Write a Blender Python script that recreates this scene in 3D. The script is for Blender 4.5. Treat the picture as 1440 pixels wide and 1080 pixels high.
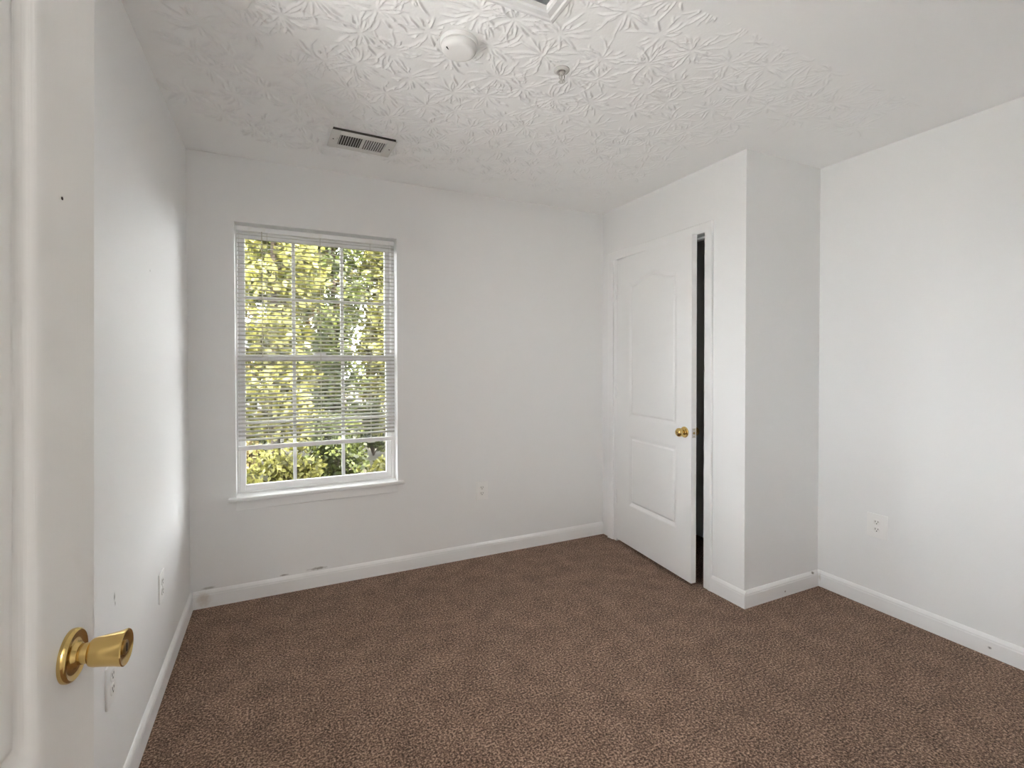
import bpy, bmesh, math, random
import numpy as np
from mathutils import Vector, Matrix

for o in list(bpy.data.objects):
    bpy.data.objects.remove(o)
SC = bpy.context.scene
COL = SC.collection
random.seed(7)
RNG = np.random.default_rng(11)

# ------------------------------------------------------------------ camera, world, lights, exposure
F_PX, PITCH, ROLL, YAW, CAM_H, CY = 684.360, 0.0141358, -0.0015177, 0.4469227, 1.3128456, -20.3375
fw = Vector((math.sin(YAW) * math.cos(PITCH), math.cos(YAW) * math.cos(PITCH), -math.sin(PITCH)))
rt = Vector((math.cos(YAW), -math.sin(YAW), 0))
up = rt.cross(fw)
r2 = rt * math.cos(ROLL) + up * math.sin(ROLL)
u2 = -rt * math.sin(ROLL) + up * math.cos(ROLL)
cam = bpy.data.cameras.new('camera')
cam.sensor_fit = 'HORIZONTAL'
cam.sensor_width = 36.0
cam.lens = F_PX * 36.0 / 1440.0
cam.shift_y = CY / 1440.0
cam.clip_start = 0.02
cam.clip_end = 300
camo = bpy.data.objects.new('camera', cam)
M = Matrix((r2, u2, -fw)).transposed().to_4x4()
M.translation = Vector((0, 0, CAM_H))
camo.matrix_world = M
COL.objects.link(camo)
SC.camera = camo

vs = SC.view_settings
vs.view_transform = 'Standard'
vs.look = 'None'
vs.gamma = 1.0
vs.use_curve_mapping = False
vs.exposure = 0.02
SC.cycles.use_denoising = True
SC.cycles.max_bounces = 16
SC.cycles.diffuse_bounces = 10
SC.cycles.transparent_max_bounces = 16
SC.cycles.sample_clamp_indirect = 40.0
SC.cycles.caustics_reflective = False
SC.cycles.caustics_refractive = False

SKY_LOW, SKY_HIGH = 52.0, 13.0          # bright haze towards the horizon, dimmer overhead
w = bpy.data.worlds.new('sky')
SC.world = w
w.use_nodes = True
wn = w.node_tree
bg = wn.nodes['Background']
tc = wn.nodes.new('ShaderNodeTexCoord')
sx = wn.nodes.new('ShaderNodeSeparateXYZ')
wn.links.new(tc.outputs['Generated'], sx.inputs[0])
mr = wn.nodes.new('ShaderNodeMapRange')
mr.inputs['From Min'].default_value = 0.15
mr.inputs['From Max'].default_value = 0.75
mr.inputs['To Min'].default_value = SKY_LOW
mr.inputs['To Max'].default_value = SKY_HIGH
wn.links.new(sx.outputs['Z'], mr.inputs['Value'])
wn.links.new(mr.outputs[0], bg.inputs['Strength'])
bg.inputs['Color'].default_value = (0.95, 0.98, 1.0, 1)

SUN_E = 92.0
sun = bpy.data.lights.new('sun', 'SUN')
sun.energy = SUN_E
sun.angle = math.radians(1.0)
sun.color = (1.0, 0.97, 0.92)
suno = bpy.data.objects.new('sun', sun)
suno.rotation_euler = (math.radians(33), 0, math.radians(28))
COL.objects.link(suno)

HALL_W = 31.0      # unseen fill light added in the hall to brighten the room
FILL_LIGHTS = (('hall_fill', (-0.28, -1.10, 2.00), HALL_W, 0.14),)
for nm, loc, pw, rad in FILL_LIGHTS:
    l = bpy.data.lights.new(nm, 'POINT')
    l.energy = pw
    l.shadow_soft_size = rad
    l.color = (1.0, 0.97, 0.93)
    lo = bpy.data.objects.new(nm, l)
    lo.location = loc
    COL.objects.link(lo)

# ------------------------------------------------------------------ dimensions (metres, from the photograph)
XL, YB, XC, YF, XR, H = -0.4331, 3.0596, 2.2358, 1.7958, 2.8592, 2.44
Y0 = -0.01                     # inner face of the wall with the entry doorway
WT = 0.12

# ------------------------------------------------------------------ materials
MATS = {}
def nodes_of(name):
    m = bpy.data.materials.new(name)
    m.use_nodes = True
    nt = m.node_tree
    return m, nt, nt.nodes['Principled BSDF']

def mth(nt, op, a, b=None, clamp=False):
    n = nt.nodes.new('ShaderNodeMath')
    n.operation = op
    n.use_clamp = clamp
    for i, v in enumerate((a, b)):
        if v is None:
            continue
        if isinstance(v, (int, float)):
            n.inputs[i].default_value = v
        else:
            nt.links.new(v, n.inputs[i])
    return n.outputs[0]

def mixc(nt, fac, c1, c2):
    n = nt.nodes.new('ShaderNodeMix')
    n.data_type = 'RGBA'
    for idx, v in ((0, fac), (6, c1), (7, c2)):
        if hasattr(v, 'links') or hasattr(v, 'is_linked'):
            nt.links.new(v, n.inputs[idx])
        elif isinstance(v, (int, float)):
            n.inputs[idx].default_value = v
        else:
            n.inputs[idx].default_value = (*v, 1)
    return n.outputs[2]

def noise(nt, scale, detail=2.0, rough=0.5, vec=None):
    n = nt.nodes.new('ShaderNodeTexNoise')
    n.inputs['Scale'].default_value = scale
    n.inputs['Detail'].default_value = detail
    n.inputs['Roughness'].default_value = rough
    if vec is None:
        g = nt.nodes.new('ShaderNodeNewGeometry')
        vec = g.outputs['Position']
    nt.links.new(vec, n.inputs['Vector'])
    return n.outputs['Fac']

def paint(name, col, rough=0.55, bump=0.0, bscale=300.0, spots=(), var=0.0, spec=0.3):
    m, nt, b = nodes_of(name)
    b.inputs['Roughness'].default_value = rough
    b.inputs['Specular IOR Level'].default_value = spec
    c = None
    if var:
        f = noise(nt, 2.2, 3.0, 0.6)
        d = tuple(x * (1 - var) for x in col)
        c = mixc(nt, f, d, col)
    if spots:
        g = nt.nodes.new('ShaderNodeNewGeometry')
        wob = nt.nodes.new('ShaderNodeTexNoise')
        wob.inputs['Scale'].default_value = 60
        nt.links.new(g.outputs['Position'], wob.inputs['Vector'])
        for (pos, size, scol, amt) in spots:
            v = nt.nodes.new('ShaderNodeVectorMath'); v.operation = 'SUBTRACT'
            nt.links.new(g.outputs['Position'], v.inputs[0]); v.inputs[1].default_value = pos
            s = nt.nodes.new('ShaderNodeVectorMath'); s.operation = 'DIVIDE'
            nt.links.new(v.outputs[0], s.inputs[0]); s.inputs[1].default_value = size
            ln = nt.nodes.new('ShaderNodeVectorMath'); ln.operation = 'LENGTH'
            nt.links.new(s.outputs[0], ln.inputs[0])
            d = mth(nt, 'ADD', ln.outputs['Value'], mth(nt, 'MULTIPLY', mth(nt, 'SUBTRACT', wob.outputs['Fac'], 0.5), 1.4))
            f = mth(nt, 'MULTIPLY', mth(nt, 'SUBTRACT', 1.35, d, True), amt, True)
            c = mixc(nt, f, c if c is not None else col, scol)
    if c is not None:
        nt.links.new(c, b.inputs['Base Color'])
    else:
        b.inputs['Base Color'].default_value = (*col, 1)
    if bump:
        bp = nt.nodes.new('ShaderNodeBump')
        bp.inputs['Strength'].default_value = bump
        bp.inputs['Distance'].default_value = 0.002
        nt.links.new(noise(nt, bscale, 2.0), bp.inputs['Height'])
        nt.links.new(bp.outputs[0], b.inputs['Normal'])
    MATS[name] = m
    return m

def metal(name, col, rough):
    m, nt, b = nodes_of(name)
    b.inputs['Base Color'].default_value = (*col, 1)
    b.inputs['Metallic'].default_value = 1.0
    b.inputs['Roughness'].default_value = rough
    MATS[name] = m
    return m

WHITE = (0.86, 0.862, 0.858)
TRIM = (0.875, 0.876, 0.872)
paint('wall_paint', WHITE, 0.6, 0.10, 260, var=0.02)
paint('wall_left_paint', WHITE, 0.6, 0.10, 260, var=0.02, spots=(
    ((XL, 1.757, 0.637), (0.03, 0.006, 0.014), (0.22, 0.21, 0.20), 0.9),
    ((XL, 1.762, 0.617), (0.03, 0.004, 0.007), (0.22, 0.21, 0.20), 0.9),
    ((XL, 2.24, 1.66), (0.03, 0.004, 0.004), (0.3, 0.29, 0.27), 0.8)))
paint('wall_back_paint', WHITE, 0.6, 0.10, 260, var=0.02, spots=(
    ((0.20, YB, 0.105), (0.045, 0.03, 0.007), (0.25, 0.23, 0.21), 0.8),
    ((0.02, YB, 0.10), (0.02, 0.03, 0.004), (0.25, 0.23, 0.21), 0.8),
    ((-0.35, YB, 0.10), (0.03, 0.03, 0.006), (0.35, 0.33, 0.3), 0.6)))
paint('ceiling_paint', (0.93, 0.932, 0.926), 0.85, spec=0.1)
paint('trim_paint', TRIM, 0.38, 0.03, 120)
paint('baseboard_paint', TRIM, 0.40, 0.05, 90, var=0.03, spots=(
    ((2.80, YF - 0.012, 0.083), (0.012, 0.02, 0.006), (0.2, 0.18, 0.16), 0.9),
    ((2.55, YF - 0.012, 0.028), (0.006, 0.02, 0.005), (0.25, 0.2, 0.17), 0.9),
    ((XR - 0.012, 1.02, 0.04), (0.02, 0.006, 0.005), (0.15, 0.14, 0.13), 0.9),
    ((XR - 0.012, 1.775, 0.055), (0.02, 0.006, 0.03), (0.55, 0.48, 0.40), 0.5),
    ((-0.37, YB - 0.012, 0.05), (0.03, 0.02, 0.035), (0.6, 0.52, 0.44), 0.6)))
paint('door_paint', (0.865, 0.865, 0.858), 0.42, 0.0)
paint('vinyl', (0.90, 0.90, 0.90), 0.35)
paint('plastic_white', (0.88, 0.875, 0.86), 0.35)
paint('outlet_face', (0.85, 0.845, 0.82), 0.35)
paint('slot_dark', (0.02, 0.02, 0.02), 0.6)
paint('register_metal', (0.72, 0.71, 0.68), 0.45)
paint('duct_dark', (0.06, 0.058, 0.052), 0.8)
paint('gap_shade', (0.09, 0.085, 0.075), 0.9)
paint('cord', (0.55, 0.53, 0.48), 0.7)
paint('closet_paint', (0.62, 0.60, 0.57), 0.7)
paint('bark', (0.035, 0.025, 0.018), 0.9, 0.6, 40)
paint('blocker_paint', (0.6, 0.6, 0.58), 0.7)
paint('fin_dark', (0.13, 0.07, 0.05), 0.85)
metal('brass', (0.70, 0.50, 0.19), 0.15)
metal('brass_dark', (0.38, 0.27, 0.12), 0.3)
metal('steel', (0.62, 0.60, 0.56), 0.3)

# entry door: grain moulded into the skin
m, nt, b = nodes_of('door_grain')
b.inputs['Base Color'].default_value = (0.82, 0.81, 0.785, 1)
b.inputs['Roughness'].default_value = 0.42
g = nt.nodes.new('ShaderNodeNewGeometry')
mp = nt.nodes.new('ShaderNodeMapping')
mp.inputs['Scale'].default_value = (1, 1, 0.02)
nt.links.new(g.outputs['Position'], mp.inputs['Vector'])
bp = nt.nodes.new('ShaderNodeBump')
bp.inputs['Strength'].default_value = 0.25
bp.inputs['Distance'].default_value = 0.001
nt.links.new(noise(nt, 420, 3, 0.6, mp.outputs[0]), bp.inputs['Height'])
nt.links.new(bp.outputs[0], b.inputs['Normal'])
MATS['door_grain'] = m

# blind slats: thin white vinyl that lets a little light through
m, nt, b = nodes_of('slat_vinyl')
b.inputs['Base Color'].default_value = (0.60, 0.59, 0.565, 1)
b.inputs['Roughness'].default_value = 0.4
tr = nt.nodes.new('ShaderNodeBsdfTranslucent')
tr.inputs['Color'].default_value = (0.75, 0.72, 0.62, 1)
mx = nt.nodes.new('ShaderNodeMixShader')
mx.inputs[0].default_value = 0.06
nt.links.new(b.outputs[0], mx.inputs[1]); nt.links.new(tr.outputs[0], mx.inputs[2])
nt.links.new(mx.outputs[0], nt.nodes['Material Output'].inputs['Surface'])
MATS['slat_vinyl'] = m

# window pane
m = bpy.data.materials.new('glass'); m.use_nodes = True; nt = m.node_tree
nt.nodes.remove(nt.nodes['Principled BSDF'])
t = nt.nodes.new('ShaderNodeBsdfTransparent')
# dimming added to the glass to trim grazing daylight: the more slanting the ray, the more of it is held back
SCREEN = 0.72
fr = nt.nodes.new('ShaderNodeLayerWeight')
cosv = mth(nt, 'MAXIMUM', mth(nt, 'SUBTRACT', 1.0, fr.outputs['Facing']), 0.05)
tv = mth(nt, 'POWER', SCREEN, mth(nt, 'DIVIDE', 1.0, cosv))
nt.links.new(mixc(nt, tv, (0, 0, 0), (1, 1, 1)), t.inputs['Color'])
gl = nt.nodes.new('ShaderNodeBsdfGlossy'); gl.inputs['Roughness'].default_value = 0.02
mx = nt.nodes.new('ShaderNodeMixShader')
nt.links.new(mth(nt, 'ADD', mth(nt, 'MULTIPLY', mth(nt, 'POWER', fr.outputs['Facing'], 5.0), 0.5), 0.035), mx.inputs[0]); nt.links.new(t.outputs[0], mx.inputs[1]); nt.links.new(gl.outputs[0], mx.inputs[2])
nt.links.new(mx.outputs[0], nt.nodes['Material Output'].inputs['Surface'])
MATS['glass'] = m

# carpet
m, nt, b = nodes_of('carpet')
n1 = noise(nt, 125, 3.0, 0.8)
n2 = noise(nt, 9, 3.0, 0.6)
rmp = nt.nodes.new('ShaderNodeValToRGB')
e = rmp.color_ramp.elements
e[0].position = 0.37; e[0].color = (0.022, 0.012, 0.008, 1)
e[1].position = 0.64; e[1].color = (0.60, 0.41, 0.30, 1)
k = e.new(0.50); k.color = (0.178, 0.104, 0.072, 1)
v = mth(nt, 'ADD', n1, mth(nt, 'MULTIPLY', mth(nt, 'SUBTRACT', n2, 0.5), 0.12))
nt.links.new(v, rmp.inputs[0])
nt.links.new(rmp.outputs[0], b.inputs['Base Color'])
b.inputs['Roughness'].default_value = 0.95
b.inputs['Specular IOR Level'].default_value = 0.05
b.inputs['Sheen Weight'].default_value = 0.25
b.inputs['Sheen Roughness'].default_value = 0.5
b.inputs['Sheen Tint'].default_value = (0.8, 0.68, 0.58, 1)
bp = nt.nodes.new('ShaderNodeBump'); bp.inputs['Strength'].default_value = 0.9; bp.inputs['Distance'].default_value = 0.006
nt.links.new(n1, bp.inputs['Height']); nt.links.new(bp.outputs[0], b.inputs['Normal'])
MATS['carpet'] = m

def leaf_mat(name, stops):
    m, nt, b = nodes_of(name)
    g = nt.nodes.new('ShaderNodeNewGeometry')
    r = nt.nodes.new('ShaderNodeValToRGB')
    e = r.color_ramp.elements
    e[0].position, e[0].color = stops[0][0], (*stops[0][1], 1)
    e[1].position, e[1].color = stops[-1][0], (*stops[-1][1], 1)
    for p_, c_ in stops[1:-1]:
        k = e.new(p_); k.color = (*c_, 1)
    nt.links.new(g.outputs['Random Per Island'], r.inputs[0])
    nt.links.new(r.outputs[0], b.inputs['Base Color'])
    b.inputs['Roughness'].default_value = 0.6
    t = nt.nodes.new('ShaderNodeBsdfTranslucent')
    nt.links.new(r.outputs[0], t.inputs['Color'])
    mx = nt.nodes.new('ShaderNodeMixShader'); mx.inputs[0].default_value = 0.4
    nt.links.new(b.outputs[0], mx.inputs[1]); nt.links.new(t.outputs[0], mx.inputs[2])
    nt.links.new(mx.outputs[0], nt.nodes['Material Output'].inputs['Surface'])
    MATS[name] = m
leaf_mat('leaf_yellow', [(0.0, (0.028, 0.028, 0.006)), (0.45, (0.115, 0.112, 0.018)), (1.0, (0.27, 0.255, 0.075))])
leaf_mat('leaf_green', [(0.0, (0.016, 0.021, 0.004)), (0.5, (0.045, 0.058, 0.010)), (1.0, (0.12, 0.135, 0.027))])
leaf_mat('leaf_rust', [(0.0, (0.040, 0.027, 0.008)), (0.5, (0.090, 0.066, 0.019)), (1.0, (0.19, 0.16, 0.06))])
m, nt, b = nodes_of('ground')
nt.links.new(mixc(nt, noise(nt, 6, 5, 0.7), (0.012, 0.015, 0.004), (0.045, 0.034, 0.014)), b.inputs['Base Color'])
b.inputs['Roughness'].default_value = 0.95
MATS['ground'] = m
paint('bounce_pale', (0.82, 0.815, 0.80), 0.9, var=0.1)

# ------------------------------------------------------------------ builders
def tag(o, label=None, cat=None, group=None, kind=None):
    if label: o['label'] = label
    if cat: o['category'] = cat
    if group: o['group'] = group
    if kind: o['kind'] = kind
    return o

def empty(name, loc, rz=0.0):
    o = bpy.data.objects.new(name, None)
    o.empty_display_size = 0.05
    o.location = loc
    o.rotation_euler = (0, 0, rz)
    COL.objects.link(o)
    return o

class MB:
    """collects shapes into one mesh; coordinates are local to the parent"""
    def __init__(s):
        s.bm = bmesh.new()
    def box(s, x0, x1, y0, y1, z0, z1, bev=0.0, seg=2):
        r = bmesh.ops.create_cube(s.bm, size=1.0)
        vs_ = r['verts']
        for v in vs_:
            v.co = Vector(((x0 + x1) / 2 + v.co.x * (x1 - x0), (y0 + y1) / 2 + v.co.y * (y1 - y0), (z0 + z1) / 2 + v.co.z * (z1 - z0)))
        if bev:
            es = list({e_ for v in vs_ for e_ in v.link_edges})
            bmesh.ops.bevel(s.bm, geom=es, offset=bev, segments=seg, affect='EDGES', profile=0.5)
        return s
    def lathe(s, prof, center=(0, 0, 0), axis=(0, 0, 1), n=40):
        """prof: (radius, distance along axis)"""
        a = Vector(axis).normalized()
        q = Vector((0, 0, 1)).rotation_difference(a)
        rings = []
        for r, d in prof:
            if r < 1e-6:
                rings.append([s.bm.verts.new(Vector(center) + q @ Vector((0, 0, d)))])
            else:
                rings.append([s.bm.verts.new(Vector(center) + q @ Vector((r * math.cos(2 * math.pi * i / n), r * math.sin(2 * math.pi * i / n), d))) for i in range(n)])
        for A, B in zip(rings, rings[1:]):
            for i in range(n):
                j = (i + 1) % n
                if len(A) == 1 and len(B) == 1: continue
                if len(A) == 1: s.bm.faces.new((A[0], B[i], B[j]))
                elif len(B) == 1: s.bm.faces.new((A[i], A[j], B[0]))
                else: s.bm.faces.new((A[i], A[j], B[j], B[i]))
        return s
    def cyl(s, p0, p1, r, n=16):
        p0, p1 = Vector(p0), Vector(p1)
        L = (p1 - p0).length
        return s.lathe([(0, 0), (r, 0), (r, L), (0, L)], p0, p1 - p0, n)
    def tube(s, pts, radii, n=8):
        rings = []
        P = [Vector(p) for p in pts]
        for i, p in enumerate(P):
            t = (P[min(i + 1, len(P) - 1)] - P[max(i - 1, 0)]).normalized()
            q = Vector((0, 0, 1)).rotation_difference(t)
            rings.append([s.bm.verts.new(p + q @ Vector((radii[i] * math.cos(2 * math.pi * k / n), radii[i] * math.sin(2 * math.pi * k / n), 0))) for k in range(n)])
        for A, B in zip(rings, rings[1:]):
            for i in range(n):
                j = (i + 1) % n
                s.bm.faces.new((A[i], A[j], B[j], B[i]))
        s.bm.faces.new(rings[-1]); s.bm.faces.new(list(reversed(rings[0])))
        return s
    def sweep(s, path, prof, nrm, out_left=True, closed=False):
        """mitred sweep of profile (u across, v along the wall normal) on a planar polyline"""
        P = [Vector(p) for p in path]
        N = Vector(nrm).normalized()
        n = len(P)
        rings = []
        for i in range(n):
            dirs = []
            if closed or i > 0: dirs.append((P[i] - P[i - 1]).normalized())
            if closed or i < n - 1: dirs.append((P[(i + 1) % n] - P[i]).normalized())
            sides = [N.cross(d) if out_left else d.cross(N) for d in dirs]
            if len(sides) == 2:
                m_ = (sides[0] + sides[1]).normalized()
                m_ = m_ / max(0.2, m_.dot(sides[0]))
            else:
                m_ = sides[0]
            rings.append([s.bm.verts.new(P[i] + m_ * u + N * v) for u, v in prof])
        k = len(prof)
        pairs = list(zip(rings, rings[1:])) + ([(rings[-1], rings[0])] if closed else [])
        for A, B in pairs:
            for i in range(k):
                j = (i + 1) % k
                s.bm.faces.new((A[i], A[j], B[j], B[i]))
        if not closed:
            s.bm.faces.new(list(reversed(rings[0]))); s.bm.faces.new(rings[-1])
        return s
    def build(s, name, mat, parent=None, smooth=False, angle=40):
        bmesh.ops.recalc_face_normals(s.bm, faces=s.bm.faces)
        me = bpy.data.meshes.new(name)
        s.bm.to_mesh(me); s.bm.free()
        me.materials.append(MATS[mat])
        if smooth:
            me.polygons.foreach_set('use_smooth', [True] * len(me.polygons))
            me.set_sharp_from_angle(angle=math.radians(angle))
        o = bpy.data.objects.new(name, me)
        if parent is not None: o.parent = parent
        COL.objects.link(o)
        return o

def np_mesh(name, verts, faces, mat, parent=None, smooth=False):
    me = bpy.data.meshes.new(name)
    me.vertices.add(len(verts)); me.vertices.foreach_set('co', np.asarray(verts, np.float32).ravel())
    faces = np.asarray(faces, np.int32)
    k = faces.shape[1]
    me.loops.add(faces.size); me.loops.foreach_set('vertex_index', faces.ravel())
    me.polygons.add(len(faces)); me.polygons.foreach_set('loop_start', np.arange(0, faces.size, k, dtype=np.int32))
    me.polygons.foreach_set('loop_total', np.full(len(faces), k, np.int32))
    if smooth: me.polygons.foreach_set('use_smooth', np.ones(len(faces), bool))
    me.update(calc_edges=True); me.validate()
    me.materials.append(MATS[mat])
    o = bpy.data.objects.new(name, me)
    if parent is not None: o.parent = parent
    COL.objects.link(o)
    return o

def struct(o, label=None, cat=None):
    return tag(o, label, cat, kind='structure')

# ------------------------------------------------------------------ room shell
HY = -1.45                     # far wall of the hall behind the doorway
struct(MB().box(XL - WT, XR + WT, HY - WT, YB + 0.16, -0.15, 0).build('floor', 'carpet'),
       'dark brown speckled wall to wall carpet', 'carpet')

# ceiling: stomped plaster in the part the picture shows
HX0, HX1, HY0, HY1 = 0.168, 0.770, 0.80, 1.350     # attic opening
gx0, gx1, gy0, gy1, st = XL - 0.005, XR + 0.005, 1.15, YB + 0.005, 0.0032
nx, ny = int((gx1 - gx0) / st) + 1, int((gy1 - gy0) / st) + 1
hh = np.zeros((ny, nx), np.float32)
def stroke(px, py, wid, amp):
    """raise a ridge along a polyline, with a fine groove on one side of it"""
    n = max(2, int(np.hypot(np.diff(px), np.diff(py)).sum() / (st * 0.6)))
    t = np.linspace(0, len(px) - 1, n)
    X = np.interp(t, np.arange(len(px)), px); Y = np.interp(t, np.arange(len(py)), py)
    A = amp * np.sin(np.linspace(0.25, math.pi - 0.15, n))
    R = 4
    for k in range(n):
        ci, cj = int((X[k] - gx0) / st), int((Y[k] - gy0) / st)
        if ci < R or cj < R or ci >= nx - R or cj >= ny - R: continue
        ii = np.arange(ci - R, ci + R + 1); jj = np.arange(cj - R, cj + R + 1)
        d2 = ((ii * st + gx0 - X[k])[None, :] ** 2 + (jj * st + gy0 - Y[k])[:, None] ** 2)
        hgt = A[k] * np.exp(-d2 / (2 * wid * wid))
        sub = hh[cj - R:cj + R + 1, ci - R:ci + R + 1]
        np.maximum(sub, hgt, out=sub)
stamps = []
sp = 0.175
for a in range(-1, 20):
    for c in range(-1, 14):
        sx = XL + 0.13 + a * sp + (sp / 2 if c % 2 else 0) + RNG.uniform(-0.045, 0.045)
        sy = gy0 + c * sp * 0.88 + RNG.uniform(-0.045, 0.045)
        if sx < XL + 0.09 or sx > XR - 0.28 or sy > YB - 0.30: continue
        if sx > XC - 0.22 and sy > YF - 0.30: continue
        stamps.append((sx, sy))
for sx, sy in stamps:
    nr = RNG.integers(18, 28)
    th0 = RNG.uniform(0, 6.28)
    fade = float(np.clip(1.75 - 0.55 * (sx - XL), 0.55, 1.65))
    for k in range(nr):
        th = th0 + 2 * math.pi * k / nr + RNG.normal(0, 0.12)
        r0, r1 = RNG.uniform(0.008, 0.05), RNG.uniform(0.06, 0.135)
        cv = RNG.normal(0, 0.35)
        rr = np.linspace(r0, r1, 5)
        tt = th + cv * (rr - r0) / 0.1 + RNG.normal(0, 0.03, 5)
        stroke(sx + rr * np.cos(tt), sy + rr * np.sin(tt), RNG.uniform(0.0017, 0.0030), fade * RNG.uniform(0.0035, 0.0080))
for fx0, fx1, fy0_, fy1_ in ((0.225, 0.555, 2.465, 2.690), (0.51, 0.65, 1.565, 1.705), (0.955, 1.03, 1.585, 1.66), (-0.18, -0.055, 1.65, 1.775)):   # flat under the fixtures
    hh[int((fy0_ - gy0) / st):int((fy1_ - gy0) / st), int((fx0 - gx0) / st):int((fx1 - gx0) / st)] = 0
hh += RNG.normal(0, 0.00012, hh.shape).astype(np.float32)
gxs = gx0 + np.arange(nx) * st; gys = gy0 + np.arange(ny) * st
VX, VY = np.meshgrid(gxs, gys)
cv_ = np.stack([VX.ravel(), VY.ravel(), (H - hh).ravel()], 1)
idx = np.arange(nx * ny).reshape(ny, nx)
q = np.stack([idx[:-1, :-1], idx[1:, :-1], idx[1:, 1:], idx[:-1, 1:]], -1).reshape(-1, 4)
ccx = cv_[q].mean(1)
q = q[~((ccx[:, 0] > HX0) & (ccx[:, 0] < HX1) & (ccx[:, 1] < HY1))]
ceil = np_mesh('ceiling', cv_, q, 'ceiling_paint', None, True)
struct(ceil, 'white stomped plaster ceiling with crow foot texture', 'ceiling')
cb = MB()
cb.box(XL - WT, HX0, HY - WT, gy0 + 0.002, H, H + 0.05)
cb.box(HX1, XR + WT, HY - WT, gy0 + 0.002, H, H + 0.05)
cb.box(HX0, HX1, HY - WT, HY0, H, H + 0.05)
cb.box(XL - WT, XR + WT, HY - WT, YB + 0.16, H + 0.05, H + 0.12)
cb.build('ceiling_board', 'ceiling_paint', ceil)

# left wall: opening for an added window, unseen behind the entry door, to light the room
W2Y0, W2Y1, W2Z0, W2Z1 = 0.93, 1.50, 0.86, 2.05
lw = MB()
lw.box(XL - WT, XL, HY, W2Y0, 0, H + 0.02)
lw.box(XL - WT, XL, W2Y1, YB, 0, H + 0.02)
lw.box(XL - WT, XL, W2Y0, W2Y1, 0, W2Z0)
lw.box(XL - WT, XL, W2Y0, W2Y1, W2Z1, H + 0.02)
struct(lw.build('wall_left', 'wall_left_paint'), 'white left wall', 'wall')
struct(MB().box(XR, XR + WT, HY, YB, 0, H + 0.02).build('wall_right', 'wall_paint'), 'white right wall', 'wall')
# back wall with the window opening
WX0, WX1, WZ0, WZ1 = -0.2157, 0.6690, 0.560, 2.087
BW = 0.16
bw = MB()
bw.box(XL - WT, WX0, YB, YB + BW, 0, H + 0.02)
bw.box(WX1, XR + WT, YB, YB + BW, 0, H + 0.02)
bw.box(WX0, WX1, YB, YB + BW, 0, WZ0)
bw.box(WX0, WX1, YB, YB + BW, WZ1, H + 0.02)
struct(bw.build('wall_back', 'wall_back_paint'), 'white back wall with the window', 'wall')
# closet walls: the front one has the door opening
OY0, OY1, OZ = 2.050, 2.904, 2.085
cw = MB()
cw.box(XC, XC + 0.11, YF, OY0, 0, H + 0.02)
cw.box(XC, XC + 0.11, OY1, YB, 0, H + 0.02)
cw.box(XC, XC + 0.11, OY0, OY1, OZ, H + 0.02)
struct(cw.build('wall_closet_front', 'wall_paint'), 'white closet wall holding the ajar door', 'wall')
struct(MB().box(XC + 0.11, XR, YF, YF + 0.11, 0, H + 0.02).build('wall_closet_side', 'wall_paint'), 'white side wall of the closet by the right alcove', 'wall')
# wall with the entry doorway, and the hall beyond it
DX0, DX1, DZ = -0.325, 0.50, 2.06
ew = MB()
ew.box(XL, DX0, Y0 - WT, Y0, 0, H + 0.02)
ew.box(DX1, XR, Y0 - WT, Y0, 0, H + 0.02)
ew.box(DX0, DX1, Y0 - WT, Y0, DZ, H + 0.02)
struct(ew.build('wall_front', 'wall_paint'))
struct(MB().box(XL, XR, HY - WT, HY, 0, H + 0.02).build('wall_hall', 'wall_paint'))

# ------------------------------------------------------------------ baseboards
BB = [(0, 0), (0.013, 0), (0.013, 0.066), (0.0115, 0.071), (0.0115, 0.076), (0.008, 0.083), (0.004, 0.089), (0, 0.092)]
def baseboard(name, a, b_, n, label):
    """a -> b_ along the wall foot, n = direction into the room"""
    a, b_, n = Vector((*a, 0)), Vector((*b_, 0)), Vector((*n, 0))
    mb = MB()
    R = [[mb.bm.verts.new(p + n * u + Vector((0, 0, v))) for u, v in BB] for p in (a, b_)]
    k = len(BB)
    for i in range(k):
        j = (i + 1) % k
        mb.bm.faces.new((R[0][i], R[0][j], R[1][j], R[1][i]))
    mb.bm.faces.new(R[0]); mb.bm.faces.new(list(reversed(R[1])))
    return struct(mb.build(name, 'baseboard_paint'), label, 'baseboard')
baseboard('baseboard_left', (XL, Y0), (XL, YB), (1, 0), 'white baseboard along the left wall')
baseboard('baseboard_back', (XL + 0.013, YB), (XC - 0.001, YB), (0, -1), 'white baseboard under the window')
baseboard('baseboard_closet_front', (XC, YF - 0.013), (XC, 2.0095), (-1, 0), 'short white baseboard between closet casing and corner')
baseboard('baseboard_closet_side', (XC, YF), (XR - 0.013, YF), (0, -1), 'white baseboard on the alcove side of the closet')
baseboard('baseboard_right', (XR, Y0), (XR, YF), (-1, 0), 'white baseboard along the right wall')

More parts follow.
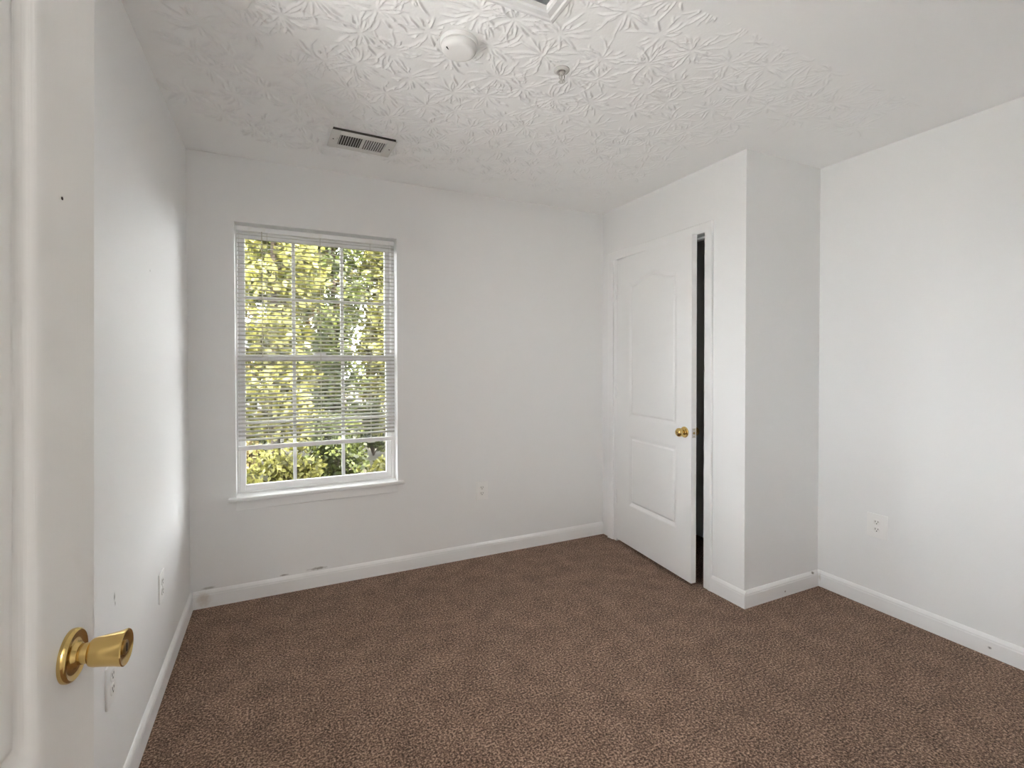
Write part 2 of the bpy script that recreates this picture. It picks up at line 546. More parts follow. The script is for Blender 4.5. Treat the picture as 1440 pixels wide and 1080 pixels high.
# ------------------------------------------------------------------ closet door casing and jambs
CAS = [(0, 0), (0, 0.009), (0.006, 0.011), (0.03, 0.0125), (0.044, 0.017), (0.052, 0.017), (0.057, 0.012), (0.057, 0)]
JY0, JY1, JZ = 2.068, 2.886, 2.061
t1 = MB()
t1.sweep([(XC, JY0 - 0.003, 0), (XC, JY0 - 0.003, JZ + 0.003), (XC, JY1 + 0.034, JZ + 0.003), (XC, JY1 + 0.034, 0)], CAS, (-1, 0, 0), out_left=False)
tr1 = struct(t1.build('trim_1', 'trim_paint', None, True, 35), 'white casing round the closet door opening', 'door casing')
j = MB()
j.box(XC, XC + 0.11, OY0, JY0, 0, JZ + 0.018)
j.box(XC, XC + 0.11, JY1, OY1 + 0.02, 0, JZ + 0.018)
j.box(XC, XC + 0.11, JY0, JY1, JZ, JZ + 0.018)
j.box(XC - 0.001, XC + 0.002, JY1, JY1 + 0.036, 0, JZ + 0.004)
j.box(XC + 0.045, XC + 0.08, JY0, JY0 + 0.011, 0, JZ)
j.box(XC + 0.045, XC + 0.08, JY1 - 0.011, JY1, 0, JZ)
j.box(XC + 0.045, XC + 0.08, JY0 + 0.011, JY1 - 0.011, JZ - 0.011, JZ)
j.build('jamb', 'trim_paint', tr1)
sp_ = MB().box(XC + 0.006, XC + 0.036, JY0 - 0.0002, JY0 + 0.0022, 0.885, 0.945)
sp_.build('strike_plate', 'brass', tr1)
# ------------------------------------------------------------------ doors (two-panel, arched top)
DW, DH, DT = 0.786, 2.035, 0.035
KN = np.array([0, 0.0022, 0.0045, 0.007, 0.0105, 0.0120, 0.016, 0.020, 0.0245, 0.0265, 0.0305, 0.0350, 0.0375, 0.042])
def relief(a, z, L, arch):
    """depth of the moulded face at distance a from the hinge edge, height z"""
    R_ = DW - (0.131 if L > 0.13 else L)
    c, hw = (L + R_) / 2, (R_ - L) / 2
    t_ = np.clip((a - c) / (hw * 0.88), -1, 1)
    top = 1.850 + arch * (0.5 + 0.5 * np.cos(math.pi * t_))
    s1 = np.minimum(np.minimum(a - L, R_ - a), np.minimum(z - 0.905, top - z))
    s2 = np.minimum(np.minimum(a - L, R_ - a), np.minimum(z - 0.285, 0.785 - z))
    s = np.maximum(s1, s2)
    xp = [-1, 0, 0.0045, 0.0105, 0.0120, 0.0245, 0.0265, 0.0350, 0.0375, 1]
    yp = [0, 0, -0.0010, -0.0030, -0.0038, -0.0080, -0.0080, -0.0030, -0.0024, -0.0024]
    return np.interp(s, xp, yp)

def door_leaf(name, mat, parent, side, L=0.157, arch=0.048):
    """slab: a along +x from the hinge, moulded face towards -y (side=-1) or +y (side=1); both faces moulded"""
    xs = np.unique(np.round(np.concatenate([np.linspace(0, DW, 60), L + KN, (DW - (0.131 if L > 0.13 else L)) - KN]), 4))
    zs = np.unique(np.round(np.concatenate([np.linspace(0, DH, 110), 0.285 + KN, 0.785 - KN, 0.905 + KN, np.arange(1.80, 1.905, 0.0018)]), 4))
    A, Z = np.meshgrid(xs, zs)
    D = relief(A, Z, L, arch)
    ny_, nx_ = A.shape
    f = np.stack([A, side * D, Z], -1).reshape(-1, 3)
    bk = np.stack([A, side * (-DT - D), Z], -1).reshape(-1, 3)
    idx = np.arange(nx_ * ny_).reshape(ny_, nx_)
    qa = np.stack([idx[:-1, :-1], idx[:-1, 1:], idx[1:, 1:], idx[1:, :-1]], -1).reshape(-1, 4)
    if side > 0: qa = qa[:, ::-1]
    qb = qa[:, ::-1] + nx_ * ny_
    ring = np.concatenate([idx[0, :], idx[1:, -1], idx[-1, -2::-1], idx[-2:0:-1, 0]])
    r2_ = np.roll(ring, -1)
    qs = np.stack([ring, ring + nx_ * ny_, r2_ + nx_ * ny_, r2_], -1)
    if side > 0: qs = qs[:, ::-1]
    o = np_mesh(name, np.concatenate([f, bk]), np.concatenate([qa, qb, qs]), mat, parent, True)
    o.data.set_sharp_from_angle(angle=math.radians(50))
    return o

ROSE = [(0, 0), (0.032, 0), (0.0325, 0.003), (0.0315, 0.0065), (0.0295, 0.0080), (0.0275, 0.0075), (0.025, 0.0062), (0.018, 0.0058), (0.0155, 0.0075), (0.0145, 0.011), (0.0128, 0.012)]
TULIP = [(0.0125, 0.006), (0.0125, 0.0195), (0.0140, 0.0195), (0.0165, 0.0212), (0.0178, 0.0245), (0.0190, 0.034), (0.0208, 0.045), (0.0226, 0.0525), (0.0228, 0.0538), (0.0218, 0.0548), (0.0195, 0.0540), (0.0100, 0.0525), (0.0095, 0.0525), (0, 0.0525)]
KS = 0.87
ROSE_E = [(r * KS, d * KS) for r, d in ROSE]
TULIP = [(r * KS, d * 0.97) for r, d in TULIP]
BALL = [(0.0115, 0.006), (0.0115, 0.020), (0.015, 0.0215), (0.021, 0.0255), (0.0252, 0.033), (0.0262, 0.041), (0.0245, 0.049), (0.0195, 0.055), (0.0115, 0.0585), (0.0105, 0.0575), (0.0, 0.0572)]

# closet door, a hand's width ajar
ang = math.atan2(2.098 - 2.881, 2.163 - (XC - 0.004))
d2 = empty('door_2', (XC - 0.004, 2.881, 0.020), ang)
struct(d2, 'white two-panel arched closet door standing ajar', 'door')
door_leaf('door_leaf', 'door_paint', d2, -1)
for hz in (0.307, 1.085, 1.809):
    mb = MB()
    mb.cyl((-0.004, -0.004, hz - 0.047), (-0.004, -0.004, hz + 0.047), 0.0065, 14)
    mb.cyl((-0.004, -0.004, hz + 0.047), (-0.004, -0.004, hz + 0.053), 0.0045, 12)
    mb.cyl((-0.004, -0.004, hz - 0.053), (-0.004, -0.004, hz - 0.047), 0.0045, 12)
    mb.box(-0.0025, 0.0005, -0.004, 0.030, hz - 0.045, hz + 0.045)
    mb.build('hinge', 'trim_paint', d2, True)
kz = 0.880
kn = MB().lathe(BALL, (0.730, 0, kz), (0, -1, 0), 40).build('door_knob', 'brass', d2, True)
tag(kn, 'round polished brass knob')
MB().lathe(ROSE, (0.730, 0, kz), (0, -1, 0), 40).build('rose', 'brass', kn, True)
MB().cyl((0.730, -0.0570, kz), (0.730, -0.0580, kz), 0.0045, 14).build('lock_button', 'brass_dark', kn)
kb = MB().lathe(BALL, (0.730, DT, kz), (0, 1, 0), 32).build('door_knob', 'brass', d2, True)
MB().lathe(ROSE, (0.730, DT, kz), (0, 1, 0), 32).build('rose', 'brass', kb, True)
lp = MB().box(DW - 0.001, DW + 0.0012, 0.005, 0.030, kz - 0.028, kz + 0.028, 0.0008).build('latch_plate', 'steel', d2)
lb = MB().lathe([(0.0075, 0.0), (0.0075, 0.0022), (0.0, 0.0022)], (DW, DT / 2, kz), (1, 0, 0), 18).build('latch_bolt', 'brass_dark', lp)
for s_ in (-1, 1):
    MB().lathe([(0.0032, 0.0), (0.0032, 0.0018), (0.0, 0.0018)], (DW, DT / 2, kz + s_ * 0.020), (1, 0, 0), 12).build('screw', 'brass_dark', lp)

# entry door, swung open to stand along the left wall
LEAN = 0.0115                  # the door hangs a little out of plumb
d1 = empty('door_1', (-0.2888 - 0.985 * LEAN * 0.9945, -0.0262 + 0.985 * LEAN * 0.1045, 0.015), math.radians(84.0))
d1.rotation_euler = (LEAN, 0, math.radians(84.0))
struct(d1, 'white panelled entry door standing open at the left edge', 'door')
# a runs along +y here; the moulded face seen is towards +x, i.e. local -y
door_leaf('door_leaf', 'door_grain', d1, -1, 0.1172)
kz1 = 0.987 - 0.015
ka = DW - 0.0573
kn = MB().lathe(TULIP, (ka, 0, kz1), (0, -1, 0), 56).build('door_knob', 'brass', d1, True, 30)
tag(kn, 'tulip shaped polished brass knob')
MB().lathe(ROSE_E, (ka, 0, kz1), (0, -1, 0), 64).build('rose', 'brass', kn, True, 50)
kc = MB().lathe([(0.0088 * KS, 0.0505), (0.0088 * KS, 0.0522), (0.0080 * KS, 0.0527), (0, 0.0527)], (ka, 0, kz1), (0, -1, 0), 28).build('key_cylinder', 'brass_dark', kn, True)
MB().box(ka - 0.001, ka + 0.001, -0.0532, -0.0524, kz1 - 0.0048, kz1 + 0.0048).build('keyhole', 'slot_dark', kn)
kb = MB().lathe(TULIP, (ka, DT, kz1), (0, 1, 0), 32).build('door_knob', 'brass', d1, True)
MB().lathe(ROSE_E, (ka, DT, kz1), (0, 1, 0), 32).build('rose', 'brass', kb, True)
MB().lathe([(0.0016, 0), (0.0019, 0.0005), (0.0010, 0.0008), (0, 0.0005)], (DW - 0.073, 0, 1.490 - 0.015), (0, -1, 0), 12).build('nail_hole', 'bark', d1)
MB().box(DW - 0.001, DW + 0.0012, 0.005, 0.030, kz1 - 0.028, kz1 + 0.028, 0.0008).build('latch_plate', 'steel', d1)
for hz in (0.25, 1.02, 1.80):
    MB().cyl((-0.004, DT + 0.004, hz - 0.045), (-0.004, DT + 0.004, hz + 0.045), 0.0065, 14).build('hinge', 'brass', d1, True)

# ------------------------------------------------------------------ window
w1 = empty('window_1', ((WX0 + WX1) / 2, YB + 0.10, WZ0))
struct(w1, 'white vinyl single-hung window with grilles', 'window')
w1.location = (0, 0, 0)
fy0, fy1 = YB + 0.082, YB + 0.158
SZ = 0.577
mb = MB()
mb.box(WX0, -0.205, fy0, fy1, SZ - 0.02, WZ1, 0.002)
mb.box(0.6470, WX1, fy0, fy1, SZ - 0.02, WZ1, 0.002)
mb.box(-0.205, 0.6470, fy0, fy1, 2.062, WZ1, 0.002)
mb.box(-0.205, 0.6470, fy0, fy1, SZ - 0.02, SZ + 0.006, 0.002)
mb.build('window_frame', 'vinyl', w1)
def sash(name, y, z0, z1, gz0, gz1, mid):
    X0, X1, G0, G1 = -0.205, 0.647, -0.1715, 0.6165
    s_ = MB()
    t_ = 0.028
    s_.box(X0, G0, y, y + t_, z0, z1, 0.003)
    s_.box(G1, X1, y, y + t_, z0, z1, 0.003)
    s_.box(G0 - 0.002, G1 + 0.002, y, y + t_, z0, gz0, 0.003)
    s_.box(G0 - 0.002, G1 + 0.002, y, y + t_, gz1, z1, 0.003)
    so = s_.build(name, 'vinyl', w1)
    g_ = MB()
    for cx in (0.083, 0.3565):
        g_.box(cx - 0.0095, cx + 0.0095, y + 0.006, y + 0.022, gz0, gz1, 0.003)
    for a_, b_ in ((G0, 0.0735), (0.0925, 0.347), (0.366, G1)):
        g_.box(a_, b_, y + 0.006, y + 0.022, mid - 0.0095, mid + 0.0095, 0.003)
    g_.build('muntin', 'vinyl', so)
    MB().box(G0 - 0.004, G1 + 0.004, y + 0.012, y + 0.015, gz0 - 0.004, gz1 + 0.004).build('pane', 'glass', so)
    return so
sash('lower_sash', YB + 0.088, SZ + 0.004, 1.362, 0.617, 1.322, 0.970)
sash('upper_sash', YB + 0.120, 1.322, 2.064, 1.358, 2.028, 1.690)
MB().box(0.19, 0.26, YB + 0.098, YB + 0.122, 1.3625, 1.376, 0.003).build('sash_lock', 'vinyl', w1)

struct(MB().box(XL - 0.6, XR + 0.6, YB + BW, YB + BW + 1.7, 2.47, 2.60).build('sky_blocker', 'blocker_paint'))  # unseen slab added to keep high sky light off the blind
FIN = 0.35
struct(MB().box(XL - WT - FIN, XL - WT, 0.78, 0.90, -0.54, 2.6).build('light_fin_left', 'fin_dark'))  # unseen dark fin added to keep side daylight off the back wall
struct(MB().box(0.80, 0.90, YB + BW, YB + BW + 0.22, -0.54, 2.47).build('light_fin_back', 'fin_dark'))  # unseen dark fin added to cut grazing light near the left corner

w2 = empty('added_light_window', (0, 0, 0))  # made-up window, added only as a daylight source from the left
struct(w2)
mb = MB()
xa, xb = XL - 0.11, XL - 0.05
mb.box(xa, xb, W2Y0, W2Y0 + 0.03, W2Z0, W2Z1, 0.002)
mb.box(xa, xb, W2Y1 - 0.03, W2Y1, W2Z0, W2Z1, 0.002)
mb.box(xa, xb, W2Y0 + 0.03, W2Y1 - 0.03, W2Z0, W2Z0 + 0.03, 0.002)
mb.box(xa, xb, W2Y0 + 0.03, W2Y1 - 0.03, W2Z1 - 0.03, W2Z1, 0.002)
mb.box(xa, xb, W2Y0 + 0.03, W2Y1 - 0.03, 1.44, 1.47, 0.002)
mb.build('window_frame', 'vinyl', w2)
MB().box(XL - 0.082, XL - 0.079, W2Y0 + 0.02, W2Y1 - 0.02, W2Z0 + 0.02, W2Z1 - 0.02).build('pane', 'glass', w2)

# stool and apron under the window
t3 = MB()
t3.box(WX0, WX1, YB - 0.001, YB + 0.09, 0.555, 0.575)
t3.box(-0.2535, 0.7075, YB - 0.032, YB + 0.001, 0.554, 0.575, 0.006, 3)
struct(t3.build('trim_2', 'trim_paint', None, True, 35), 'white window stool below the blind', 'window sill')
t4 = MB().box(-0.2165, 0.669, YB - 0.011, YB, 0.503, 0.554, 0.004)
struct(t4.build('trim_3', 'trim_paint'), 'flat white apron board under the window stool', 'window apron')

# corner beads of the plastered window returns
# ------------------------------------------------------------------ blind
bl = empty('window_blind', (0.2268, YB + 0.045, 2.075))
tag(bl, 'white horizontal mini blind lowered over most of the window', 'blind')
bl.location = (0, 0, 0)
BX0, BX1, BY = -0.2075, 0.6610, YB + 0.047
mb = MB().box(BX0, BX1, BY - 0.013, BY + 0.013, 2.049, 2.075, 0.002)
hr = mb.build('headrail', 'vinyl', bl)
for cx in (-0.140, -0.072, 0.2268, 0.520):
    MB().box(cx - 0.009, cx + 0.009, BY - 0.0145, BY - 0.012, 2.050, 2.076, 0.0006).build('rail_clip', 'plastic_white', hr)
# slats: curved, room edge low
TILT = math.radians(20)
CH, SAG, PITCHZ = 0.0258, 0.0028, 0.02345
zt_ = 2.030
nsl = int((zt_ - 0.866) / PITCHZ) + 1
V, Fc = [], []
for i in range(nsl):
    z0 = zt_ - i * PITCHZ
    dz = RNG.normal(0, 0.0004)
    base = len(V)
    seg = 6
    for xx in (BX0 + 0.002, BX1 - 0.002):
        for top in (0, 1):
            for k in range(seg + 1):
                u = (k / seg - 0.5) * CH
                hgt = SAG * (1 - (2 * k / seg - 1) ** 2) + top * 0.0004
                V.append((xx, BY + u * math.cos(TILT) - hgt * math.sin(TILT), z0 + dz + u * math.sin(TILT) + hgt * math.cos(TILT)))
    n_ = seg + 1
    for k in range(seg):
        a0, a1 = base + k, base + k + 1
        Fc.append((a0, a1, a1 + 2 * n_, a0 + 2 * n_))
        Fc.append((a0 + n_, a0 + 3 * n_, a1 + 3 * n_, a1 + n_))
    Fc.append((base, base + 2 * n_, base + 3 * n_, base + n_))
    Fc.append((base + seg, base + seg + n_, base + seg + 3 * n_, base + seg + 2 * n_))
np_mesh('slats', V, Fc, 'slat_vinyl', bl)
mb = MB().box(BX0 - 0.001, BX1 + 0.001, BY - 0.012, BY + 0.012, 0.8225, 0.8475, 0.004, 3)
br = mb.build('bottom_rail', 'vinyl', bl)
br['label'] = 'white bottom rail of the blind'
for cx in (-0.055, 0.5156):
    MB().box(cx - 0.022, cx + 0.022, BY - 0.0135, BY - 0.004, 0.8185, 0.8275, 0.0015).build('rail_button', 'plastic_white', br)
for cx in (-0.055, 0.2268, 0.5156):
    for yy in (BY - 0.0135, BY + 0.0135):
        MB().cyl((cx, yy, 0.846), (cx, yy, 2.05), 0.0007, 6).build('ladder_cord', 'cord', bl)
MB().cyl((-0.081, BY - 0.018, 1.345), (-0.081, BY - 0.016, 2.052), 0.0022, 8).build('tilt_wand', 'cord', bl)

# ------------------------------------------------------------------ outlets
def outlet(name, loc, rz, label, pw=0.080, ph=0.120):
    """plate lies in the local xz plane, facing local -y"""
    o = empty(name, loc, rz)
    tag(o, label, 'outlet', 'duplex wall outlets')
    MB().box(-pw / 2, pw / 2, -0.006, 0, -ph / 2, ph / 2, 0.0022, 3).build('cover_plate', 'plastic_white', o, True)
    for sz in (-1, 1):
        cz = sz * 0.0195
        mb = MB()
        n = 28
        pts = []
        for i in range(n):
            t_ = 2 * math.pi * i / n
            px_, pz_ = 0.0172 * math.cos(t_), 0.0172 * math.sin(t_)
            pts.append((px_, max(-0.0135, min(0.0135, pz_))))
        A = [mb.bm.verts.new((x, -0.0055, cz + z)) for x, z in pts]
        B = [mb.bm.verts.new((x * 0.97, -0.0085, cz + z * 0.97)) for x, z in pts]
        for i in range(n):
            jn = (i + 1) % n
            mb.bm.faces.new((A[i], A[jn], B[jn], B[i]))
        mb.bm.faces.new(B)
        rc = mb.build('receptacle', 'outlet_face', o)
        mb = MB()
        mb.box(-0.0078, -0.0052, -0.0089, -0.0080, cz - 0.0005, cz + 0.0085)
        mb.box(0.0052, 0.0078, -0.0089, -0.0080, cz + 0.0005, cz + 0.0075)
        mb.cyl((0, -0.0080, cz - 0.0068), (0, -0.0089, cz - 0.0068), 0.0026, 14)
        mb.build('slots', 'slot_dark', rc)
    MB().lathe([(0.0032, 0.0055), (0.0030, 0.0072), (0, 0.0076)], (0, 0, 0), (0, -1, 0), 14).build('screw', 'plastic_white', o, True)
    return o
outlet('wall_outlet', (1.2363, YB, 0.4457), 0, 'white duplex outlet on the back wall, right of the window', 0.088, 0.122)
outlet('wall_outlet', (XR, 1.4805, 0.4435), -math.pi / 2, 'large white duplex outlet on the right wall', 0.098, 0.126)
outlet('wall_outlet', (XL, 2.352, 0.421), math.pi / 2, 'white outlet on the left wall near the back corner', 0.080, 0.116)
outlet('wall_outlet', (XL, 1.700, 0.421), math.pi / 2, 'white outlet on the left wall below the brass knob', 0.080, 0.116)

# ------------------------------------------------------------------ ceiling fixtures
v_ = empty('air_vent', (0.390, 2.577, H), math.radians(2.0))
tag(v_, 'white metal ceiling register with two banks of louvres', 'vent')
vl, vw = 0.312, 0.200
zb = -0.012
mb = MB()
x0, x1, y0, y1 = -0.112, 0.112, -0.058, 0.058
mb.box(-vl / 2, x0, -vw / 2, vw / 2, zb - 0.003, zb, 0.0012)
mb.box(x1, vl / 2, -vw / 2, vw / 2, zb - 0.003, zb, 0.0012)
mb.box(x0, x1, -vw / 2, y0, zb - 0.003, zb, 0.0012)
mb.box(x0, x1, y1, vw / 2, zb - 0.003, zb, 0.0012)
mb.box(-0.006, 0.010, y0, y1, zb - 0.003, zb, 0.0008)
mb.build('face_plate', 'register_metal', v_)
MB().box(-vl / 2 + 0.006, vl / 2 - 0.006, -vw / 2 + 0.004, vw / 2 - 0.004, zb + 0.0005, 0).build('gap_backing', 'gap_shade', v_)  # dark block painted in for the shade behind the plate
for s_, xa, xb in ((-1, x0, -0.006), (1, 0.010, x1)):
    mb = MB()
    n = 9
    for k in range(n):
        cx = xa + (k + 0.5) * (xb - xa) / n
        a_ = math.radians(38) * (1 if s_ < 0 else -1)
        dx, dz = 0.0062 * math.sin(a_), 0.0062 * math.cos(a_)
        P = [(cx - dx, -dz), (cx + dx, dz)]
        vv = []
        for yy in (y0, y1):
            for (px_, pz_) in P:
                for tt in (-0.0005, 0.0005):
                    vv.append(mb.bm.verts.new((px_ + tt, yy, zb + 0.0005 + pz_ * 0.9)))
        A0, A1, A2, A3, B0, B1, B2, B3 = vv
        for f_ in ((A0, A2, B2, B0), (A1, B1, B3, A3), (A0, B0, B1, A1), (A2, A3, B3, B2)):
            mb.bm.faces.new(f_)
    mb.build('louvers', 'register_metal', v_)
for sx in (-0.138, 0.138):
    MB().lathe([(0.0035, 0), (0.003, 0.0018), (0, 0.002)], (sx, 0, zb - 0.003), (0, 0, -1), 12).build('screw', 'duct_dark', v_)
MB().box(-0.124, -0.120, -0.020, 0.020, zb - 0.010, zb - 0.002, 0.001).build('damper_lever', 'register_metal', v_)

sd = empty('smoke_detector', (0.580, 1.636, H))
tag(sd, 'round white smoke detector on the ceiling beside the attic hatch', 'smoke detector')
MB().lathe([(0, 0), (0.066, 0), (0.066, 0.010), (0.064, 0.014), (0.057, 0.015)], (0, 0, 0), (0, 0, -1), 64).build('base_ring', 'plastic_white', sd, True, 35)
MB().lathe([(0.057, 0.013), (0.057, 0.0175), (0.062, 0.0175), (0.0625, 0.020), (0.060, 0.030), (0.055, 0.037), (0.050, 0.040), (0.042, 0.0415), (0, 0.042)], (0, 0, 0), (0, 0, -1), 64).build('cover', 'plastic_white', sd, True, 35)
mb = MB().box(-0.0018, 0.0018, -0.008, 0.008, -0.0415, -0.0385, 0.0005)
ld = mb.build('test_slot', 'slot_dark', sd)
ld.location = (-0.045, -0.010, 0); ld.rotation_euler = (0, 0, math.radians(-50))

sh = empty('sprinkler_head', (0.992, 1.622, H))
tag(sh, 'small metal fire sprinkler head hanging from the ceiling', 'sprinkler')
MB().lathe([(0, 0), (0.030, 0), (0.030, 0.003), (0.027, 0.006), (0.020, 0.008), (0.016, 0.005), (0.013, 0.005)], (0, 0, 0), (0, 0, -1), 40).build('escutcheon', 'register_metal', sh, True)
mb = MB().lathe([(0.013, 0.0), (0.013, 0.012), (0.010, 0.014), (0.007, 0.020), (0.0, 0.021)], (0, 0, 0), (0, 0, -1), 20)
for s_ in (-1, 1):
    mb.tube([(s_ * 0.009, 0, -0.012), (s_ * 0.012, 0, -0.022), (s_ * 0.009, 0, -0.034), (0.001 * s_, 0, -0.042)], [0.0022, 0.002, 0.002, 0.002], 8)
mb.cyl((0, 0, -0.02), (0, 0, -0.042), 0.002, 8)
mb.build('sprinkler_body', 'steel', sh, True)
mb = MB().lathe([(0, 0.042), (0.006, 0.042), (0.013, 0.044), (0.013, 0.0455), (0.004, 0.0455), (0.003, 0.048), (0, 0.048)], (0, 0, 0), (0, 0, -1), 24)
mb.build('deflector', 'register_metal', sh, True)

cd = empty('ceiling_sensor', (-0.118, 1.713, H))
tag(cd, 'small round white ceiling fitting cut off by the top edge, left', 'sensor')
MB().lathe([(0, 0), (0.054, 0), (0.054, 0.006), (0.050, 0.010), (0.047, 0.020), (0.040, 0.026), (0.020, 0.028), (0, 0.028)], (0, 0, 0), (0, 0, -1), 48).build('sensor_cover', 'plastic_white', cd, True, 35)
for a_ in (95, 125, 155):
    t_ = math.radians(a_)
    MB().box(-0.004, 0.004, -0.002, 0.002, -0.0175, -0.0145).build('sensor_slot', 'slot_dark', cd).location = (0.0476 * math.cos(t_), 0.0476 * math.sin(t_), 0)

ah = empty('attic_hatch', (0.469, 1.075, H))
tag(ah, 'white framed attic hatch at the top edge of the ceiling', 'hatch')
ah.location = (0, 0, 0)
HP = [(0, 0), (0, 0.016), (0.008, 0.018), (0.030, 0.014), (0.036, 0.016), (0.048, 0.012), (0.057, 0.006), (0.057, 0)]
mb = MB().sweep([(HX0, HY0, H), (HX0, HY1, H), (HX1, HY1, H), (HX1, HY0, H)], HP, (0, 0, -1), out_left=False, closed=True)
mb.build('hatch_frame', 'trim_paint', ah)
MB().box(HX0 + 0.003, HX1 - 0.003, HY0 + 0.003, HY1 - 0.003, H + 0.012, H + 0.026).build('hatch_panel', 'ceiling_paint', ah)

# ------------------------------------------------------------------ outside: autumn garden
GZ = -0.55
struct(MB().box(-40, 40, YB + 0.3, 45, GZ - 0.3, GZ).build('ground', 'ground'), 'leafy ground outside the window', 'ground')
struct(MB().box(-40, 40, -30, YB + 0.3, GZ - 0.3, GZ + 0.01).build('bounce_ground', 'bounce_pale'))  # unseen pale ground added to bounce sunlight up to the ceiling

def leaves(centers, radii, n, size, flat=0.85):
    """n small pointed leaves scattered through ellipsoid clumps"""
    k = RNG.integers(0, len(centers), n)
    c = np.asarray(centers)[k]; r = np.asarray(radii)[k][:, None]
    d = RNG.normal(size=(n, 3)); d /= np.linalg.norm(d, axis=1)[:, None]
    p = c + d * r * (RNG.random((n, 1)) ** 0.45) * np.array([1, 1, flat])
    a = RNG.normal(size=(n, 3)); a[:, 2] -= 0.4; a /= np.linalg.norm(a, axis=1)[:, None]
    b_ = np.cross(a, RNG.normal(size=(n, 3))); b_ /= np.linalg.norm(b_, axis=1)[:, None]
    s = size * RNG.uniform(0.6, 1.3, (n, 1))
    V_ = np.stack([p, p + a * s * 0.5 + b_ * s * 0.32, p + a * s, p + a * s * 0.5 - b_ * s * 0.32], 1).reshape(-1, 3)
    return V_, np.arange(4 * n).reshape(n, 4)

def tree(x, y, hgt, rad, mat, nl, size, label):
    t_ = empty('tree', (x, y, GZ))
    tag(t_, label, 'tree', 'trees behind the window')
    mb = MB()
    lean = RNG.normal(0, 0.08, 2)
    pts = [(lean[0] * f, lean[1] * f, hgt * f) for f in (0, 0.25, 0.5, 0.75, 0.95)]
    r0 = 0.009 * hgt
    mb.tube(pts, [r0 * 1.3, r0, r0 * 0.8, r0 * 0.5, r0 * 0.15], 10)
    cs, rs = [], []
    for k in range(44):
        f = 0.10 + 0.86 * (k + RNG.uniform(0, 1)) / 44
        a_ = k * 2.4 + RNG.uniform(-0.5, 0.5)
        L = rad * RNG.uniform(0.15, 0.62) * (1.0 if f < 0.8 else 0.7)
        b0 = Vector((lean[0] * f, lean[1] * f, hgt * (f - 0.03)))
        b1 = Vector((lean[0] * f + math.cos(a_) * L, lean[1] * f + math.sin(a_) * L, hgt * f))
        mb.tube([b0, (b0 + b1) / 2 + Vector((0, 0, 0.04)), b1], [r0 * 0.3, r0 * 0.2, r0 * 0.08], 6)
        cs.append(tuple(b1)); rs.append(rad * RNG.uniform(0.26, 0.36))
    mb.build('trunk', 'bark', t_, True)
    V_, F_ = leaves(cs, rs, nl, size)
    np_mesh('foliage', V_, F_, mat, t_)

def shrub(x, y, hgt, rad, mat, nl, size, label):
    t_ = empty('shrub', (x, y, GZ))
    tag(t_, label, 'shrub', 'shrubs behind the window')
    mb = MB()
    cs, rs = [], []
    for k in range(16):
        a_ = k * 2.4 + RNG.uniform(-0.5, 0.5)
        L = rad * RNG.uniform(0.1, 0.62)
        b1 = Vector((math.cos(a_) * L, math.sin(a_) * L, hgt * (0.16 + 0.66 * (k + RNG.uniform(0, 1)) / 16)))
        mb.tube([(0, 0, 0), (b1.x * 0.4, b1.y * 0.4, b1.z * 0.55), b1], [0.014, 0.009, 0.004], 6)
        cs.append(tuple(b1)); rs.append(rad * RNG.uniform(0.28, 0.37))
    mb.build('stem', 'bark', t_, True)
    V_, F_ = leaves(cs, rs, nl, size)
    np_mesh('foliage', V_, F_, mat, t_)

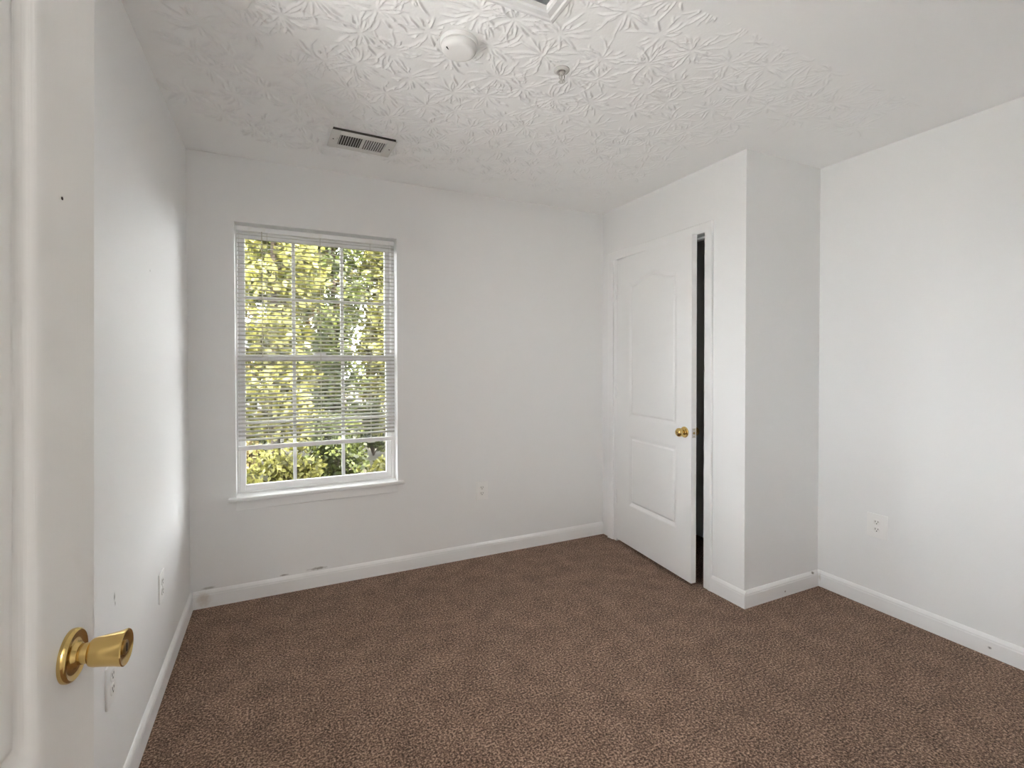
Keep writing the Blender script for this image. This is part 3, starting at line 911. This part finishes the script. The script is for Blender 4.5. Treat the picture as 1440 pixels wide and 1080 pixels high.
TREES = (
    (-0.05, 8.5, 6.2, 1.02, 'leaf_yellow', 6500, 'yellow leaved tree behind the left third of the blind'),
    (2.15, 8.7, 6.0, 1.02, 'leaf_yellow', 6500, 'yellow leaved tree behind the right third of the blind'),
    (1.10, 11.6, 7.0, 1.10, 'leaf_green', 6500, 'tall green leaved tree behind the middle of the blind'),
    (-1.35, 11.7, 6.8, 1.10, 'leaf_rust', 5000, 'rust leaved tree behind the left edge of the blind'),
    (3.55, 11.6, 6.8, 1.10, 'leaf_green', 5000, 'dark green leaved tree behind the right edge of the blind'),
    (-0.20, 15.2, 7.6, 1.35, 'leaf_green', 6500, 'far green leaved tree between the left and middle trees'),
    (2.75, 15.3, 7.6, 1.35, 'leaf_yellow', 6500, 'far yellow leaved tree between the middle and right trees'),
    (1.30, 19.2, 8.4, 1.5, 'leaf_rust', 6500, 'farthest rust leaved tree behind the middle of the blind'),
    (-2.00, 19.4, 8.4, 1.5, 'leaf_yellow', 5000, 'farthest yellow leaved tree at the left edge of the window'),
    (4.60, 19.4, 8.4, 1.5, 'leaf_green', 5000, 'farthest green leaved tree at the right edge of the window'))
for x, y, h_, s_, m_, n_, lb in TREES:
    tree(x, y, h_, s_, m_, n_, 0.14 if y < 12 else 0.20, lb)
SHRUBS = (
    (-1.25, 6.0, 0.95, 0.56, 'leaf_green', 3200, 'green shrub left of the lower window panes'),
    (0.00, 5.9, 0.98, 0.56, 'leaf_yellow', 3400, 'bright yellow shrub outside the left pane below the blind'),
    (1.22, 6.0, 0.72, 0.54, 'leaf_yellow', 3400, 'low yellow shrub outside the right pane below the blind'),
    (2.45, 6.0, 0.95, 0.56, 'leaf_rust', 2800, 'rust coloured shrub right of the lower window panes'),
    (-0.70, 7.2, 1.25, 0.56, 'leaf_rust', 3400, 'taller rust shrub behind the bright yellow shrub'),
    (0.66, 7.2, 1.30, 0.56, 'leaf_green', 3600, 'dark green shrub outside the middle pane below the blind'),
    (2.02, 7.2, 1.25, 0.56, 'leaf_green', 3400, 'taller dark green shrub behind the low yellow shrub'),
    (-0.50, 10.0, 1.25, 0.48, 'leaf_green', 2600, 'far green shrub between the trees, left of the middle pane'),
    (0.60, 10.0, 1.20, 0.48, 'leaf_yellow', 2600, 'far yellow shrub between the trees behind the middle pane'),
    (1.70, 10.0, 1.25, 0.48, 'leaf_green', 2600, 'far green shrub between the trees behind the right pane'),
    (2.80, 10.0, 1.20, 0.48, 'leaf_rust', 2600, 'far rust shrub between the trees at the right window edge'),
    (3.40, 7.2, 1.25, 0.56, 'leaf_yellow', 2800, 'yellow shrub farthest right of the window'))
for x, y, h_, s_, m_, n_, lb in SHRUBS:
    shrub(x, y, h_, 0.64 if y == 7.2 else s_, m_, n_, 0.07, lb)
